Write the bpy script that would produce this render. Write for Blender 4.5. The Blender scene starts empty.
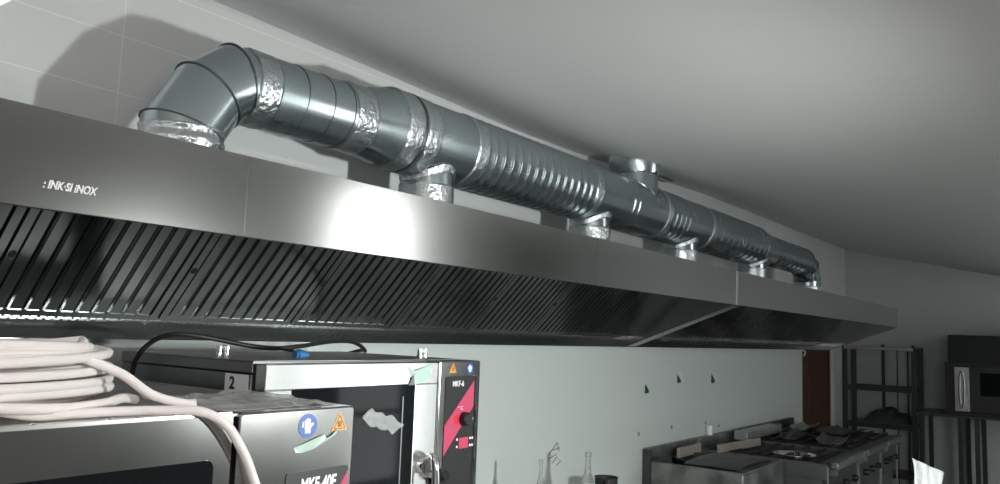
import bpy, bmesh, math, random
from mathutils import Vector, Matrix, noise
random.seed(7)
H = 1.70                      # height of the photographer's eye above the floor; all z below are relative to it
C = bpy.context.scene.collection
PI = math.pi
YF, YW = 1.50, 2.25           # hood face, back wall
XR = 9.80                     # far wall

# ------------------------------------------------------------------ materials
def mat(name, col=(.5,.5,.5), rough=.5, metal=0., spec=.5, aniso=0., arot=0., coat=0., emit=None, estr=0., trans=0., alpha=1., ior=1.45):
    m = bpy.data.materials.new(name); m.use_nodes = True
    b = m.node_tree.nodes['Principled BSDF']
    b.inputs['Base Color'].default_value = (*col, 1)
    b.inputs['Roughness'].default_value = rough
    b.inputs['Metallic'].default_value = metal
    b.inputs['Specular IOR Level'].default_value = spec
    b.inputs['Anisotropic'].default_value = aniso
    b.inputs['Anisotropic Rotation'].default_value = arot
    b.inputs['Coat Weight'].default_value = coat
    b.inputs['Transmission Weight'].default_value = trans
    b.inputs['Alpha'].default_value = alpha
    b.inputs['IOR'].default_value = ior
    if emit:
        b.inputs['Emission Color'].default_value = (*emit, 1); b.inputs['Emission Strength'].default_value = estr
    return m
def nodes(m): return m.node_tree.nodes, m.node_tree.links, m.node_tree.nodes['Principled BSDF']
def add_bump(m, scale=(20,20,20), strength=.1, dist=.01, detail=3, rough_var=None, col_var=None, coord='Object', nscale=1.):
    N, L, b = nodes(m)
    tc = N.new('ShaderNodeTexCoord'); mp = N.new('ShaderNodeMapping'); mp.inputs['Scale'].default_value = scale
    nz = N.new('ShaderNodeTexNoise'); nz.inputs['Scale'].default_value = nscale; nz.inputs['Detail'].default_value = detail
    L.new(tc.outputs[coord], mp.inputs['Vector']); L.new(mp.outputs['Vector'], nz.inputs['Vector'])
    if strength:
        bp = N.new('ShaderNodeBump'); bp.inputs['Strength'].default_value = strength; bp.inputs['Distance'].default_value = dist
        L.new(nz.outputs['Fac'], bp.inputs['Height']); L.new(bp.outputs['Normal'], b.inputs['Normal'])
    if rough_var:
        r = N.new('ShaderNodeMapRange'); r.inputs['To Min'].default_value = rough_var[0]; r.inputs['To Max'].default_value = rough_var[1]
        r.inputs['From Min'].default_value = .3; r.inputs['From Max'].default_value = .7
        L.new(nz.outputs['Fac'], r.inputs['Value']); L.new(r.outputs['Result'], b.inputs['Roughness'])
    if col_var:
        r = N.new('ShaderNodeValToRGB')
        r.color_ramp.elements[0].position = .35; r.color_ramp.elements[1].position = .65
        r.color_ramp.elements[0].color = (*col_var[0], 1); r.color_ramp.elements[1].color = (*col_var[1], 1)
        L.new(nz.outputs['Fac'], r.inputs['Fac']); L.new(r.outputs['Color'], b.inputs['Base Color'])
    return m
def brushed(name, col, rough, aniso, arot=0.):
    m = mat(name, col, rough, 1., aniso=aniso, arot=arot)
    N, L, b = nodes(m)
    tg = N.new('ShaderNodeTangent'); tg.direction_type = 'UV_MAP'; tg.uv_map = 'UVMap'
    L.new(tg.outputs['Tangent'], b.inputs['Tangent'])
    return m

M = {}
M['hood'] = add_bump(brushed('brushed_stainless_hood', (.58,.575,.555), .18, .38, .25), (1.2,1.2,1.6), 0, rough_var=(.165,.19))
M['hood_in'] = brushed('stainless_inner', (.36,.37,.37), .22, 0., .25)
M['hood_edge'] = mat('stainless_edge', (.55,.55,.54), .3, 1.)
M['filter'] = add_bump(mat('filter_steel', (.58,.60,.61), .18, 1.), (7,7,7), .12, .008, detail=1, rough_var=(.14,.20))
M['galv'] = add_bump(mat('galvanised_steel', (.52,.59,.61), .24, 1.), (6,6,6), 0, rough_var=(.21,.28))
M['galv_dark'] = mat('seam_bead', (.16,.18,.19), .4, 1.)
M['foil'] = add_bump(mat('aluminium_foil_tape', (.64,.68,.69), .28, 1.), (70,70,70), .6, .010, detail=4)
M['oven'] = add_bump(brushed('oven_stainless', (.46,.46,.45), .15, 0., .25), (3,3,3), 0, rough_var=(.12,.17))
M['oven_door'] = brushed('oven_door_stainless', (.70,.71,.70), .25, .5, .25)
M['oven_side'] = mat('oven_side_steel', (.30,.31,.32), .38, 1.)
M['oven_top'] = add_bump(mat('oven_top_dusty_steel', (.42,.41,.40), .42, .75), (6,6,6), .1, .004, col_var=((.36,.35,.34),(.52,.51,.49)))
M['blackglass'] = mat('black_glass', (.008,.010,.011), .05, 0., spec=.08)
M['black'] = mat('black_plastic', (.012,.012,.012), .35)
M['rubber'] = mat('black_rubber', (.015,.015,.015), .45)
M['gap'] = mat('dark_gap', (.01,.01,.01), .8)
M['red'] = mat('crimson_print', (.42,.045,.10), .35)
M['redknob'] = mat('red_mark', (.5,.02,.04), .4)
M['white'] = mat('white_print', (.8,.8,.8), .5)
M['paper'] = mat('white_paper', (.70,.70,.70), .7)
M['blue'] = mat('blue_sticker', (.02,.09,.42), .4)
M['bluep'] = mat('blue_plastic', (.03,.16,.36), .35)
M['orange'] = mat('orange_sticker', (.72,.33,.05), .4)
M['chrome'] = mat('chrome', (.85,.85,.85), .08, 1.)
M['cable'] = mat('white_cable_sheath', (.80,.75,.73), .45)
M['green_film'] = mat('pale_green_film', (.42,.55,.49), .3)
M['film_thin'] = mat('thin_film', (.62,.64,.63), .18, 0., alpha=.30)
M['film'] = mat('clear_film', (.62,.64,.63), .25, 0., alpha=.55)
M['glass'] = mat('bottle_glass', (.93,.95,.94), .04, 0., trans=1., alpha=.5)
M['bag'] = add_bump(mat('white_plastic_film', (.70,.72,.72), .25, 0., alpha=.8), (22,22,22), .8, .02)
M['wood'] = add_bump(mat('red_brown_wood', (.045,.012,.006), .5), (30,30,1.5), .1, .002, col_var=((.040,.015,.007),(.070,.027,.012)))
M['steel_used'] = add_bump(mat('used_steel', (.24,.25,.24), .42, .8), (9,9,9), .25, .006, rough_var=(.28,.6), col_var=((.15,.16,.15),(.29,.30,.29)))
M['steel_pale'] = add_bump(mat('pale_used_steel', (.44,.45,.44), .38, .7), (9,9,9), .2, .006, col_var=((.36,.37,.36),(.5,.51,.5)))
M['steel_dark'] = add_bump(mat('greasy_dark_steel', (.07,.075,.075), .4, .6), (9,9,9), .3, .006)
M['steel_mid'] = add_bump(mat('dull_steel', (.15,.155,.155), .45, .7), (9,9,9), .25, .006)
M['beige'] = add_bump(mat('beige_film_steel', (.36,.32,.29), .45, .3), (9,9,9), .2, .006)
M['iron'] = mat('cast_iron', (.03,.03,.03), .6, .3)
M['rack'] = mat('rack_dark_steel', (.055,.06,.06), .4, .7)
M['rackbar'] = mat('rack_bright_steel', (.50,.50,.49), .35, .9)
M['deck_dark'] = mat('dark_oven_enamel', (.022,.023,.024), .4)
M['scribble'] = mat('pencil_mark', (.16,.17,.17), .7)
M['fill_warm'] = mat('warm_fill_glow', (1,1,1), .5, emit=(1,.93,.90), estr=56.)  # glow of the added warm fill light, out of view
M['tube'] = mat('lamp_tube', (1,1,1), .5, emit=(1,.98,.96), estr=4.)

# wall: glossy white tile above, glossy white sheet below
M['wall'] = mat('white_tile_wall', (.66,.675,.67), .16, 0., spec=.4)
def tile(m):
    N, L, b = nodes(m)
    tc = N.new('ShaderNodeTexCoord'); sx = N.new('ShaderNodeSeparateXYZ'); L.new(tc.outputs['Object'], sx.inputs[0])
    def line(out, off, period, w):
        a = N.new('ShaderNodeMath'); a.operation = 'SUBTRACT'; a.inputs[1].default_value = off; L.new(out, a.inputs[0])
        p = N.new('ShaderNodeMath'); p.operation = 'PINGPONG'; p.inputs[1].default_value = period/2; L.new(a.outputs[0], p.inputs[0])
        c = N.new('ShaderNodeMath'); c.operation = 'LESS_THAN'; c.inputs[1].default_value = w; L.new(p.outputs[0], c.inputs[0])
        return c.outputs[0]
    l1 = line(sx.outputs['Z'], .82+H, .17, .0016); l2 = line(sx.outputs['X'], 1.155, 1.30, .0016)
    mx = N.new('ShaderNodeMath'); mx.operation = 'MAXIMUM'; L.new(l1, mx.inputs[0]); L.new(l2, mx.inputs[1])
    mixc = N.new('ShaderNodeMix'); mixc.data_type = 'RGBA'; L.new(mx.outputs[0], mixc.inputs['Factor'])
    mixc.inputs['A'].default_value = (.66,.675,.67,1); mixc.inputs['B'].default_value = (.80,.80,.80,1)
    L.new(mixc.outputs['Result'], b.inputs['Base Color'])
tile(M['wall'])
M['panel'] = add_bump(mat('glossy_white_wall_sheet', (.545,.585,.565), .10, 0., spec=.5), (1.5,1.5,1.5), .08, .01)
M['frontwall'] = add_bump(mat('front_grey_wall', (.26,.27,.27), .5), (2,2,2), .1, .01)
M['farwall'] = add_bump(mat('far_white_wall', (.50,.53,.53), .30), (2,2,2), .1, .01)
M['ceil'] = add_bump(mat('painted_plaster', (.66,.66,.66), .75), (1.2,2.5,1), .25, .03, detail=4)
M['floor'] = add_bump(mat('grey_floor_tile', (.30,.30,.29), .4), (3,3,3), .05, .01)

# ------------------------------------------------------------------ mesh helpers
def uvbox(bm):
    uv = bm.loops.layers.uv.new('UVMap')
    for f in bm.faces:
        n = f.normal; a = [abs(n.x), abs(n.y), abs(n.z)]; k = a.index(max(a))
        for l in f.loops:
            c = l.vert.co
            l[uv].uv = (c.y, c.z) if k == 0 else ((c.x, c.z) if k == 1 else (c.x, c.y))
def obj(name, bm, m, parent=None, smooth=False, bevel=0., seg=2):
    bmesh.ops.recalc_face_normals(bm, faces=bm.faces[:])
    bm.normal_update(); uvbox(bm)
    me = bpy.data.meshes.new(name); bm.to_mesh(me); bm.free()
    ms = m if isinstance(m, (list, tuple)) else [m]
    for q in ms: me.materials.append(M[q] if isinstance(q, str) else q)
    o = bpy.data.objects.new(name, me); C.objects.link(o)
    if smooth:
        me.polygons.foreach_set('use_smooth', [True]*len(me.polygons))
        me.set_sharp_from_angle(angle=math.radians(38))
    if bevel:
        md = o.modifiers.new('bevel', 'BEVEL'); md.width = bevel; md.segments = seg; md.limit_method = 'ANGLE'
    if parent: o.parent = parent; o.matrix_parent_inverse = Matrix.Identity(4); shift(o, parent)
    return o
def shift(o, parent):                         # geometry is written in world coordinates: take the parent's location off
    p = parent; off = Vector((0,0,0))
    while p: off += p.location; p = p.parent
    if off.length > 0: o.location = Vector(o.location) - off
def B(): return bmesh.new()
def box(bm, x0, x1, y0, y1, z0, z1, mi=0):
    v = [bm.verts.new((x, y, z+H)) for x in (x0,x1) for y in (y0,y1) for z in (z0,z1)]
    for q in ((0,1,3,2),(4,6,7,5),(0,4,5,1),(2,3,7,6),(0,2,6,4),(1,5,7,3)):
        f = bm.faces.new([v[i] for i in q]); f.material_index = mi
    return bm
def prism(bm, prof, x0, x1, mi=0):            # prof in (y,z), extruded along x
    a = [bm.verts.new((x0, y, z+H)) for y, z in prof]; b = [bm.verts.new((x1, y, z+H)) for y, z in prof]
    n = len(prof)
    fs = [bm.faces.new(a), bm.faces.new(b[::-1])] + [bm.faces.new((a[i], b[i], b[(i+1)%n], a[(i+1)%n])) for i in range(n)]
    for f in fs: f.material_index = mi
    return bm
def prism_y(bm, prof, y0, y1, mi=0):          # prof in (x,z), extruded along y
    a = [bm.verts.new((x, y0, z+H)) for x, z in prof]; b = [bm.verts.new((x, y1, z+H)) for x, z in prof]
    n = len(prof)
    fs = [bm.faces.new(a), bm.faces.new(b[::-1])] + [bm.faces.new((a[i], b[i], b[(i+1)%n], a[(i+1)%n])) for i in range(n)]
    for f in fs: f.material_index = mi
    return bm
def frame_of(t, prev=None):
    t = t.normalized()
    if prev is None:
        a = Vector((0,0,1)) if abs(t.z) < .9 else Vector((0,1,0))
        u = (a - t*a.dot(t)).normalized()
    else: u = (prev - t*prev.dot(t)).normalized()
    return u, t.cross(u)
def sweep(bm, pts, rads, n=16, cap=True, miter=False, disp=0., seed=0., mi=0):
    P = [Vector((p[0], p[1], p[2]+H)) for p in pts]
    if not isinstance(rads, (list, tuple)): rads = [rads]*len(P)
    rings = []; u = None
    for i, p in enumerate(P):
        d0 = (P[i]-P[i-1]).normalized() if i > 0 else None
        d1 = (P[i+1]-P[i]).normalized() if i < len(P)-1 else None
        t = (d0+d1).normalized() if d0 and d1 and (d0+d1).length > 1e-6 else (d1 or d0)
        u, w = frame_of(t, u)
        ring = []
        for k in range(n):
            a = 2*PI*k/n; r = rads[i]
            q = p + (u*math.cos(a) + w*math.sin(a))*r
            if miter and d0 and d1:
                # project circle of the incoming tube on the bisecting plane
                dd = d0; off = (q-p); off = off - dd*off.dot(dd); off = off.normalized()*r
                s = -off.dot(t)/dd.dot(t); q = p + off + dd*s
            if disp:
                nn = noise.noise(Vector((q.x, q.y, q.z))*38 + Vector((seed,0,0)))
                q = q + (q-p).normalized()*disp*nn
            ring.append(bm.verts.new(q))
        rings.append(ring)
    for i in range(len(rings)-1):
        for k in range(n):
            f = bm.faces.new((rings[i][k], rings[i][(k+1)%n], rings[i+1][(k+1)%n], rings[i+1][k])); f.material_index = mi
    if cap:
        for r in (rings[0][::-1], rings[-1]):
            f = bm.faces.new(r); f.material_index = mi
    return bm
def cyl(bm, a, b, r, n=20, r2=None, mi=0): return sweep(bm, [a, b], [r, r if r2 is None else r2], n, mi=mi)
def lathe(bm, prof, c, n=32, axis='z'):        # prof (r, h), closed at ends where r==0
    rings = []
    for r, h in prof:
        ring = []
        for k in range(n if r > 1e-6 else 1):
            a = 2*PI*k/n
            if axis == 'z': co = (c[0]+r*math.cos(a), c[1]+r*math.sin(a), c[2]+h+H)
            elif axis == 'y': co = (c[0]+r*math.cos(a), c[1]+h, c[2]+r*math.sin(a)+H)
            else: co = (c[0]+h, c[1]+r*math.cos(a), c[2]+r*math.sin(a)+H)
            ring.append(bm.verts.new(co))
        rings.append(ring)
    for A, D in zip(rings, rings[1:]):
        for k in range(n):
            if len(A) == 1 and len(D) == 1: continue
            if len(A) == 1: bm.faces.new((A[0], D[(k+1)%n], D[k]))
            elif len(D) == 1: bm.faces.new((A[k], A[(k+1)%n], D[0]))
            else: bm.faces.new((A[k], A[(k+1)%n], D[(k+1)%n], D[k]))
    return bm
def sheet(bm, x0, x1, y0, y1, fz, nx=14, ny=10, th=.001):   # a thin solid sheet with heights fz(x,y)
    def grid(dz): return [[bm.verts.new((x0+(x1-x0)*i/nx, y0+(y1-y0)*j/ny, fz(i/nx, j/ny)+dz+H)) for j in range(ny+1)] for i in range(nx+1)]
    T, U = grid(th), grid(0)
    for i in range(nx):
        for j in range(ny):
            bm.faces.new((T[i][j], T[i+1][j], T[i+1][j+1], T[i][j+1])); bm.faces.new((U[i][j], U[i][j+1], U[i+1][j+1], U[i+1][j]))
    for i in range(nx):
        bm.faces.new((T[i][0], U[i][0], U[i+1][0], T[i+1][0])); bm.faces.new((T[i][ny], T[i+1][ny], U[i+1][ny], U[i][ny]))
    for j in range(ny):
        bm.faces.new((T[0][j], T[0][j+1], U[0][j+1], U[0][j])); bm.faces.new((T[nx][j], U[nx][j], U[nx][j+1], T[nx][j+1]))
    return bm
def smoothpath(pts, sub=8):                    # Catmull-Rom
    out = []; n = len(pts)
    for i in range(n-1):
        p0, p1, p2, p3 = [Vector(pts[max(0, min(n-1, j))]) for j in (i-1, i, i+1, i+2)]
        for s in range(sub):
            t = s/sub
            out.append(.5*((2*p1) + (p2-p0)*t + (2*p0-5*p1+4*p2-p3)*t*t + (3*p1-p0-3*p2+p3)*t**3))
    out.append(Vector(pts[-1])); return out
def text(name, s, x, y, z, size, m, parent, depth=.0008, shear=0., sx=1., offset=0., facing=-PI/2+PI/2):
    cu = bpy.data.curves.new(name, 'FONT'); cu.body = s; cu.size = size; cu.extrude = depth; cu.shear = shear; cu.offset = offset
    t = bpy.data.objects.new(name, cu); C.objects.link(t)
    dg = bpy.context.evaluated_depsgraph_get(); dg.update()
    me = bpy.data.meshes.new_from_object(t.evaluated_get(dg)); bpy.data.objects.remove(t)
    me.transform(Matrix.Translation((x, y, z+H)) @ Matrix.Rotation(PI/2, 4, 'X') @ Matrix.Scale(sx, 4, (1,0,0)))
    me.materials.clear(); me.materials.append(M[m])
    o = bpy.data.objects.new(name, me); C.objects.link(o)
    if parent: o.parent = parent; shift(o, parent)
    return o
def thing(name, label, cat, loc, group=None):
    o = bpy.data.objects.new(name, None); C.objects.link(o); o.empty_display_size = .1
    o.location = (loc[0], loc[1], loc[2]+H); o['label'] = label; o['category'] = cat
    if group: o['group'] = group
    return o
def tag(o, label, cat, group=None, kind=None):
    o['label'] = label; o['category'] = cat
    if group: o['group'] = group
    if kind: o['kind'] = kind
    return o
def struct(name, bm, m, parent=None, **k):
    o = obj(name, bm, m, parent, **k)
    o['kind'] = 'structure'
    return o
def plabel(o, s): o['label'] = s; return o

# ------------------------------------------------------------------ room
YB = -3.4; XL = -2.0; FL = -1.70
struct('floor', box(B(), XL-.1, XR+.1, YB-.1, YW+.1, FL-.1, FL), 'floor')
struct('wall_back', box(B(), XL-.1, XR+.1, YW, YW+.1, FL, 1.85), 'wall')
struct('wall_right', box(B(), XR, XR+.1, YB-.1, YW, FL, 1.85), 'farwall')
struct('wall_left', box(B(), XL-.1, XL, YB-.1, YW, FL, 1.85), 'farwall')
WX0, WX1, WZ1 = 5.80, 6.85, 1.50
bm = B(); box(bm, XL, WX0, YB-.1, YB, FL, 1.85); box(bm, WX1, XR, YB-.1, YB, FL, 1.85); box(bm, WX0, WX1, YB-.1, YB, WZ1, 1.85)
struct('wall_front', bm, 'frontwall')
wf = B()
for x in (WX0, WX1-.05): box(wf, x, x+.05, YB-.08, YB-.02, FL, WZ1)
for z in (FL, -.95, .55, WZ1-.05): box(wf, WX0+.05, WX1-.05, YB-.08, YB-.02, z, z+.05)
struct('window_1', wf, 'white')
struct('trim_1', box(B(), XL, 8.02, YW-.008, YW, FL, .30), 'panel')
def ceil_wall(x):
    t = [(-2,1.05),(1.5,1.03),(2.2,1.015),(3.2,.99),(3.85,1.0),(5.5,1.06),(9.9,1.10)]
    for (a, b), (c, d) in zip(t, t[1:]):
        if x <= c: return b+(d-b)*(x-a)/(c-a)
    return t[-1][1]
def ceil_z(x, y):
    d = YW-y
    w8 = min(1, max(0, (x-7.6)/1.6)); w8 = w8*w8*(3-2*w8)
    cove = .09*math.tanh((max(0, d)/.45)**1.6) + .055*d
    z = ceil_wall(x) - (cove*(1-w8) + .22*d*w8)
    lo = .70
    w = .5*((z-lo) + math.sqrt((z-lo)**2 + .002))
    up = .27*(.5*((.05-y) + math.sqrt((.05-y)**2 + .05)))
    return lo + w + up + .010*noise.noise(Vector((x*.7, y*1.6, 0)))*min(1, (YW-y)*3)
bm = B(); NX, NY = 96, 48
g = [[bm.verts.new((XL + (XR-XL)*i/NX, YB + (YW-YB)*j/NY, ceil_z(XL+(XR-XL)*i/NX, YB+(YW-YB)*j/NY)+H)) for j in range(NY+1)] for i in range(NX+1)]
for i in range(NX):
    for j in range(NY): bm.faces.new((g[i][j], g[i][j+1], g[i+1][j+1], g[i+1][j]))
r = bmesh.ops.extrude_face_region(bm, geom=bm.faces[:])
for v in [e for e in r['geom'] if isinstance(e, bmesh.types.BMVert)]: v.co.z = 1.86+H
struct('ceiling', bm, 'ceil', smooth=True)
# brown door on the back wall
d = struct('door_1', box(B(), 8.05, 8.82, YW-.045, YW-.002, FL, .27), 'wood', bevel=.003)
fr = B(); box(fr, 8.03, 8.07, YW-.06, YW-.001, FL, .30); box(fr, 8.80, 8.86, YW-.06, YW-.001, FL, .30); box(fr, 8.07, 8.80, YW-.06, YW-.001, .26, .30)
struct('door_frame', fr, 'wood', d)
if 0: hb = B(); cyl(hb, (8.12, YW-.05, -.68), (8.12, YW-.09, -.68), .009); cyl(hb, (8.115, YW-.09, -.68), (8.22, YW-.09, -.68), .009)
if 0: struct('door_handle', hb, 'chrome', d, smooth=True)

# ------------------------------------------------------------------ extractor hoods
FB, FT = Vector((0, 2.10, .0)), Vector((0, 1.765, .335))     # foot and head of the filter plane
fv = (FT-FB).normalized(); FLEN = (FT-FB).length; fn = Vector((0, -fv.z, fv.y))   # fn: towards the room, down
if fn.z > 0: fn = -fn
def filter_mesh():
    bm = B(); W = .452
    def slab(u0, u1, v0, v1, d0, d1):
        vs = [bm.verts.new(Vector((u, 0, 0)) + fv*v + fn*dd) for u in (u0,u1) for v in (v0,v1) for dd in (d0,d1)]
        for q in ((0,1,3,2),(4,6,7,5),(0,4,5,1),(2,3,7,6),(0,2,6,4),(1,5,7,3)): bm.faces.new([vs[i] for i in q])
    slab(0, .020, 0, FLEN, -.022, .003); slab(W-.020, W, 0, FLEN, -.022, .003)
    slab(.020, W-.020, 0, .018, -.022, .003); slab(.020, W-.020, FLEN-.018, FLEN, -.022, .003)
    return bm, slab, W
def slats_mesh():
    bm, _, W = filter_mesh(); bm.free(); bm = B()
    def slab(u0, u1, v0, v1, d0, d1):
        vs = [bm.verts.new(Vector((u, 0, 0)) + fv*v + fn*dd) for u in (u0,u1) for v in (v0,v1) for dd in (d0,d1)]
        for q in ((0,1,3,2),(4,6,7,5),(0,4,5,1),(2,3,7,6),(0,2,6,4),(1,5,7,3)): bm.faces.new([vs[i] for i in q])
    n = 10; p = (W-.04)/n
    for k in range(n):
        c = .020 + p*(k+.5); w = p*.32
        slab(c-w, c+w, .010, FLEN-.010, -.001, .0008)
        slab(c-w, c-w+.0012, .010, FLEN-.010, -.011, 0); slab(c+w-.0012, c+w, .010, FLEN-.010, -.011, 0)
        if k < n-1:
            c2 = c + p/2
            slab(c2-w, c2+w, .010, FLEN-.010, -.020, -.0185)
            slab(c2-w, c2-w+.0012, .010, FLEN-.010, -.020, -.010); slab(c2+w-.0012, c2+w, .010, FLEN-.010, -.020, -.010)
    for k in range(n+1):                      # drain slots at the foot
        c = .020 + p*k
        slab(c-.003, c+.003, -.004, .022, .0008, .004); slab(c+p/2-.002, c+p/2+.002, -.004, .012, .0008, .003)
    return bm
def rel(o, parent, loc):
    o.parent = parent; o.location = loc; return o
def hood(x0, x1, f0, nf, label, proto=None):
    t = thing('extractor_hood', label, 'hood', (x0, YW, -.057), 'stainless extractor hood sections')
    L = Vector(t.location)
    T = .003
    bm = B(); prism(bm, [(YF,.37),(YF,.19),(YF+.022,.19),(YF+.022,.193),(YF+T,.193),(YF+T,.37)], x0, x1)
    fp = obj('front_panel', bm, 'hood', t)
    bm = B(); prism(bm, [(YF+T,.3695),(YF+T,.3665),(YW-.01,.3665),(YW-.01,.3695)], x0, x1); obj('top_panel', bm, 'hood_in', t)
    bm = B(); prism(bm, [(YW-.012,.36),(YW-.012,-.057),(YW-.009,-.057),(YW-.009,.36)], x0, x1); obj('back_panel', bm, 'hood_in', t)
    bm = B(); prism(bm, [(2.134,-.006),(2.118,-.057),(YW-.012,-.057),(YW-.012,-.054),(2.122,-.054),(2.137,-.006)], x0, x1)
    obj('drip_channel', bm, 'hood_in', t)
    prof = [(YF+T,.366),(YF+T,.193),(YF+.02,.182),(2.126,-.057),(YW-.012,-.057),(YW-.012,.366)]
    for xa, xb, s in ((x0+.0005, x0+T, 1), (x1-T, x1-.0005, -1)):
        bm = B(); prism(bm, prof, xa, xb)
        # folded flange along the slanted lower edge
        xf0, xf1 = (x0, x0+.05) if s > 0 else (x1-.05, x1)
        prism(bm, [(YF+.01,.188),(YF+.01,.184),(2.126,-.0575),(2.126,-.0535)], xf0, xf1)
        obj('side_panel', bm, 'hood_in', t)
    # closing plates beside and above the filters
    bm = B()
    def plate(u0, u1):
        vs = [Vector((u, 0, H)) + FB + fv*v + fn*dd for u in (u0,u1) for v in (-.01,FLEN+.04) for dd in (-.024,-.018)]
        vs = [bm.verts.new(v) for v in vs]
        for q in ((0,1,3,2),(4,6,7,5),(0,4,5,1),(2,3,7,6),(0,2,6,4),(1,5,7,3)): bm.faces.new([vs[i] for i in q])
    plate(x0+T, f0-.004); obj('filler_plate', bm, 'hood_in', t)
    bm = B(); plate(f0+nf*.46+.002, x1-T); obj('filler_plate', bm, 'hood_in', t)
    bm = B()
    e = FB + fv*(-.012); prism(bm, [(2.104,.004),(2.106,.006),(2.137,-.004),(2.135,-.006)], x0+T, x1-T)
    obj('filter_rail', bm, 'filter', t)
    global FPROTO
    for k in range(nf):
        if FPROTO is None:
            bm, _, W = filter_mesh(); fo = obj('baffle_filter', bm, 'filter'); s = obj('slats', slats_mesh(), 'filter'); s.parent = fo
            bm = B(); c = Vector((.011, 0, 0)) + fv*(FLEN*.41)
            vs = []
            for kk in range(16):
                a = 2*PI*kk/16; vs.append(bm.verts.new(c + Vector((math.cos(a)*.0085,0,0)) + fv*math.sin(a)*.011 + fn*.0036))
            f = bm.faces.new(vs); rr = bmesh.ops.extrude_face_region(bm, geom=[f])
            for v in [q for q in rr['geom'] if isinstance(q, bmesh.types.BMVert)]: v.co -= fn*.006
            h = obj('handle_hole', bm, 'gap'); h.parent = fo
            FPROTO = (fo, s, h)
        else:
            fo = FPROTO[0].copy(); C.objects.link(fo)
            for q in FPROTO[1:]:
                c2 = q.copy(); C.objects.link(c2); c2.parent = fo
        fo.parent = t; fo.location = Vector((f0 + k*.46, FB.y, FB.z+H)) - L
    return t, fp
FPROTO = None
h1, fp1 = hood(-.26, 4.168, -.131, 9, 'long near brushed steel extractor hood with maker lettering on its left end')
h2, fp2 = hood(4.172, 8.60, 4.50, 8, 'far dark extractor hood section, ends beside the tall rack and brown door')
lg = text('maker_lettering', ': INK·SI iNOX', .650, YF-.0012, .2275, .021, 'white', fp1, depth=.0006, shear=.25, sx=.76, offset=.0006)
# thin joint strips on the long face
for x in (1.079, 2.658):
    obj('panel_joint', box(B(), x, x+.0016, YF-.0003, YF, .192, .369), 'hood_in', fp1)
obj('joint_cover', box(B(), 4.158, 4.182, YF-.002, YF-.0002, .19, .371), 'rackbar', h1)

# ------------------------------------------------------------------ duct
DY, DZ, R1, R2 = 1.925, .682, .110, .138
D = thing('ventilation_duct', 'galvanised round duct taped with foil running along the top of the hoods', 'duct', (1.15, DY, .37))
def straight(name, x0, x1, r0, r1=None, ribs=None, rh=.0042, m='galv', n=56, d0=0., d1=0.):
    r1 = r0 if r1 is None else r1; bm = B(); xs = []
    if ribs:
        n_r = max(1, round((x1-x0)/ribs)); p = (x1-x0)/n_r
        xs.append((x0, 0))
        for k in range(n_r):
            c = x0 + p*(k+.5); w = min(.013, p*.22)
            xs += [(c-w-.003, 0), (c-w, 0), (c-w*.5, .75*rh), (c, rh), (c+w*.5, .75*rh), (c+w, 0), (c+w+.003, 0)]
        xs.append((x1, 0))
    else: xs = [(x0,0), (x0+(x1-x0)*.5,0), (x1,0)]
    pts = [(x, DY, DZ+d0+(d1-d0)*(x-x0)/(x1-x0)) for x, _ in xs]; rad = [r0+(r1-r0)*(x-x0)/(x1-x0)+h for x, h in xs]
    sweep(bm, pts, rad, n)
    return obj(name, bm, m, D, smooth=True)
def band(x0, x1, r0, r1=None, seed=0., d=0.):
    r1 = r0 if r1 is None else r1; bm = B(); k = max(4, int((x1-x0)/.006))
    pts = [(x0+(x1-x0)*i/k, DY, DZ+d) for i in range(k+1)]
    rad = [r0+(r1-r0)*i/k+.0035 for i in range(k+1)]
    sweep(bm, pts, rad, 110, disp=.0020, seed=seed)
    o = obj('foil_tape_band', bm, 'foil', D); o.data.polygons.foreach_set('use_smooth', [True]*len(o.data.polygons)); return o
def bead(x, r, w=.005, m='galv', h=.005, d=0.):
    bm = B(); sweep(bm, [(x-w,DY,DZ+d),(x-w*.5,DY,DZ+d),(x+w*.5,DY,DZ+d),(x+w,DY,DZ+d)], [r, r+h, r+h, r], 56); return obj('seam_bead', bm, m, D, smooth=True)
def elbow(pts, r, seams):
    bm = B(); sweep(bm, pts, r, 56, miter=True); e = obj('elbow', bm, 'galv', D, smooth=True)
    e.data.set_sharp_from_angle(angle=math.radians(12))
    for i in seams:
        p = [Vector(q) for q in pts]; d0 = (p[i]-p[i-1]).normalized(); d1 = (p[i+1]-p[i]).normalized(); t = (d0+d1).normalized()
        bm = B(); ring = []
        u, w = frame_of(t)
        for k in range(56):
            a = 2*PI*k/56; off = u*math.cos(a)+w*math.sin(a); off = (off - d0*off.dot(d0)).normalized()*(r+.002)
            s = -off.dot(t)/d0.dot(t); ring.append(p[i]+off+d0*s)
        ring.append(ring[0]); sweep(bm, [(q.x, q.y, q.z) for q in ring], .0022, 6, cap=False)
        o = obj('elbow_seam', bm, 'galv_dark', e, smooth=True)
    return e
NZ = .37
elbow([(1.168,DY,NZ+.002),(1.168,DY,.503),(1.235,DY,.612),(1.312,DY,DZ-.013),(1.36,DY,DZ-.013)], R1-.006, [1,2,3])
bm = B(); sweep(bm, [(1.168,DY,NZ+.001+.13*i/22) for i in range(23)], [R1-.002+.003*math.sin(i*.9) for i in range(23)], 110, disp=.003, seed=3)
o = obj('foil_wrap', bm, 'foil', D, smooth=False); o.data.polygons.foreach_set('use_smooth', [True]*len(o.data.polygons))
band(1.335, 1.405, R1-.003, seed=1, d=-.012)
for xb in (1.50, 1.60, 1.685): bead(xb, R1-.003, .0025, 'galv_dark', .0022, -.009)
straight('plain_section', 1.34, 1.72, R1-.002, d0=-.012, d1=-.008)
band(1.70, 1.785, R1-.001, seed=2, d=-.006)
straight('reducer', 1.78, 1.915, R1, R2, d0=-.005)
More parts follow.
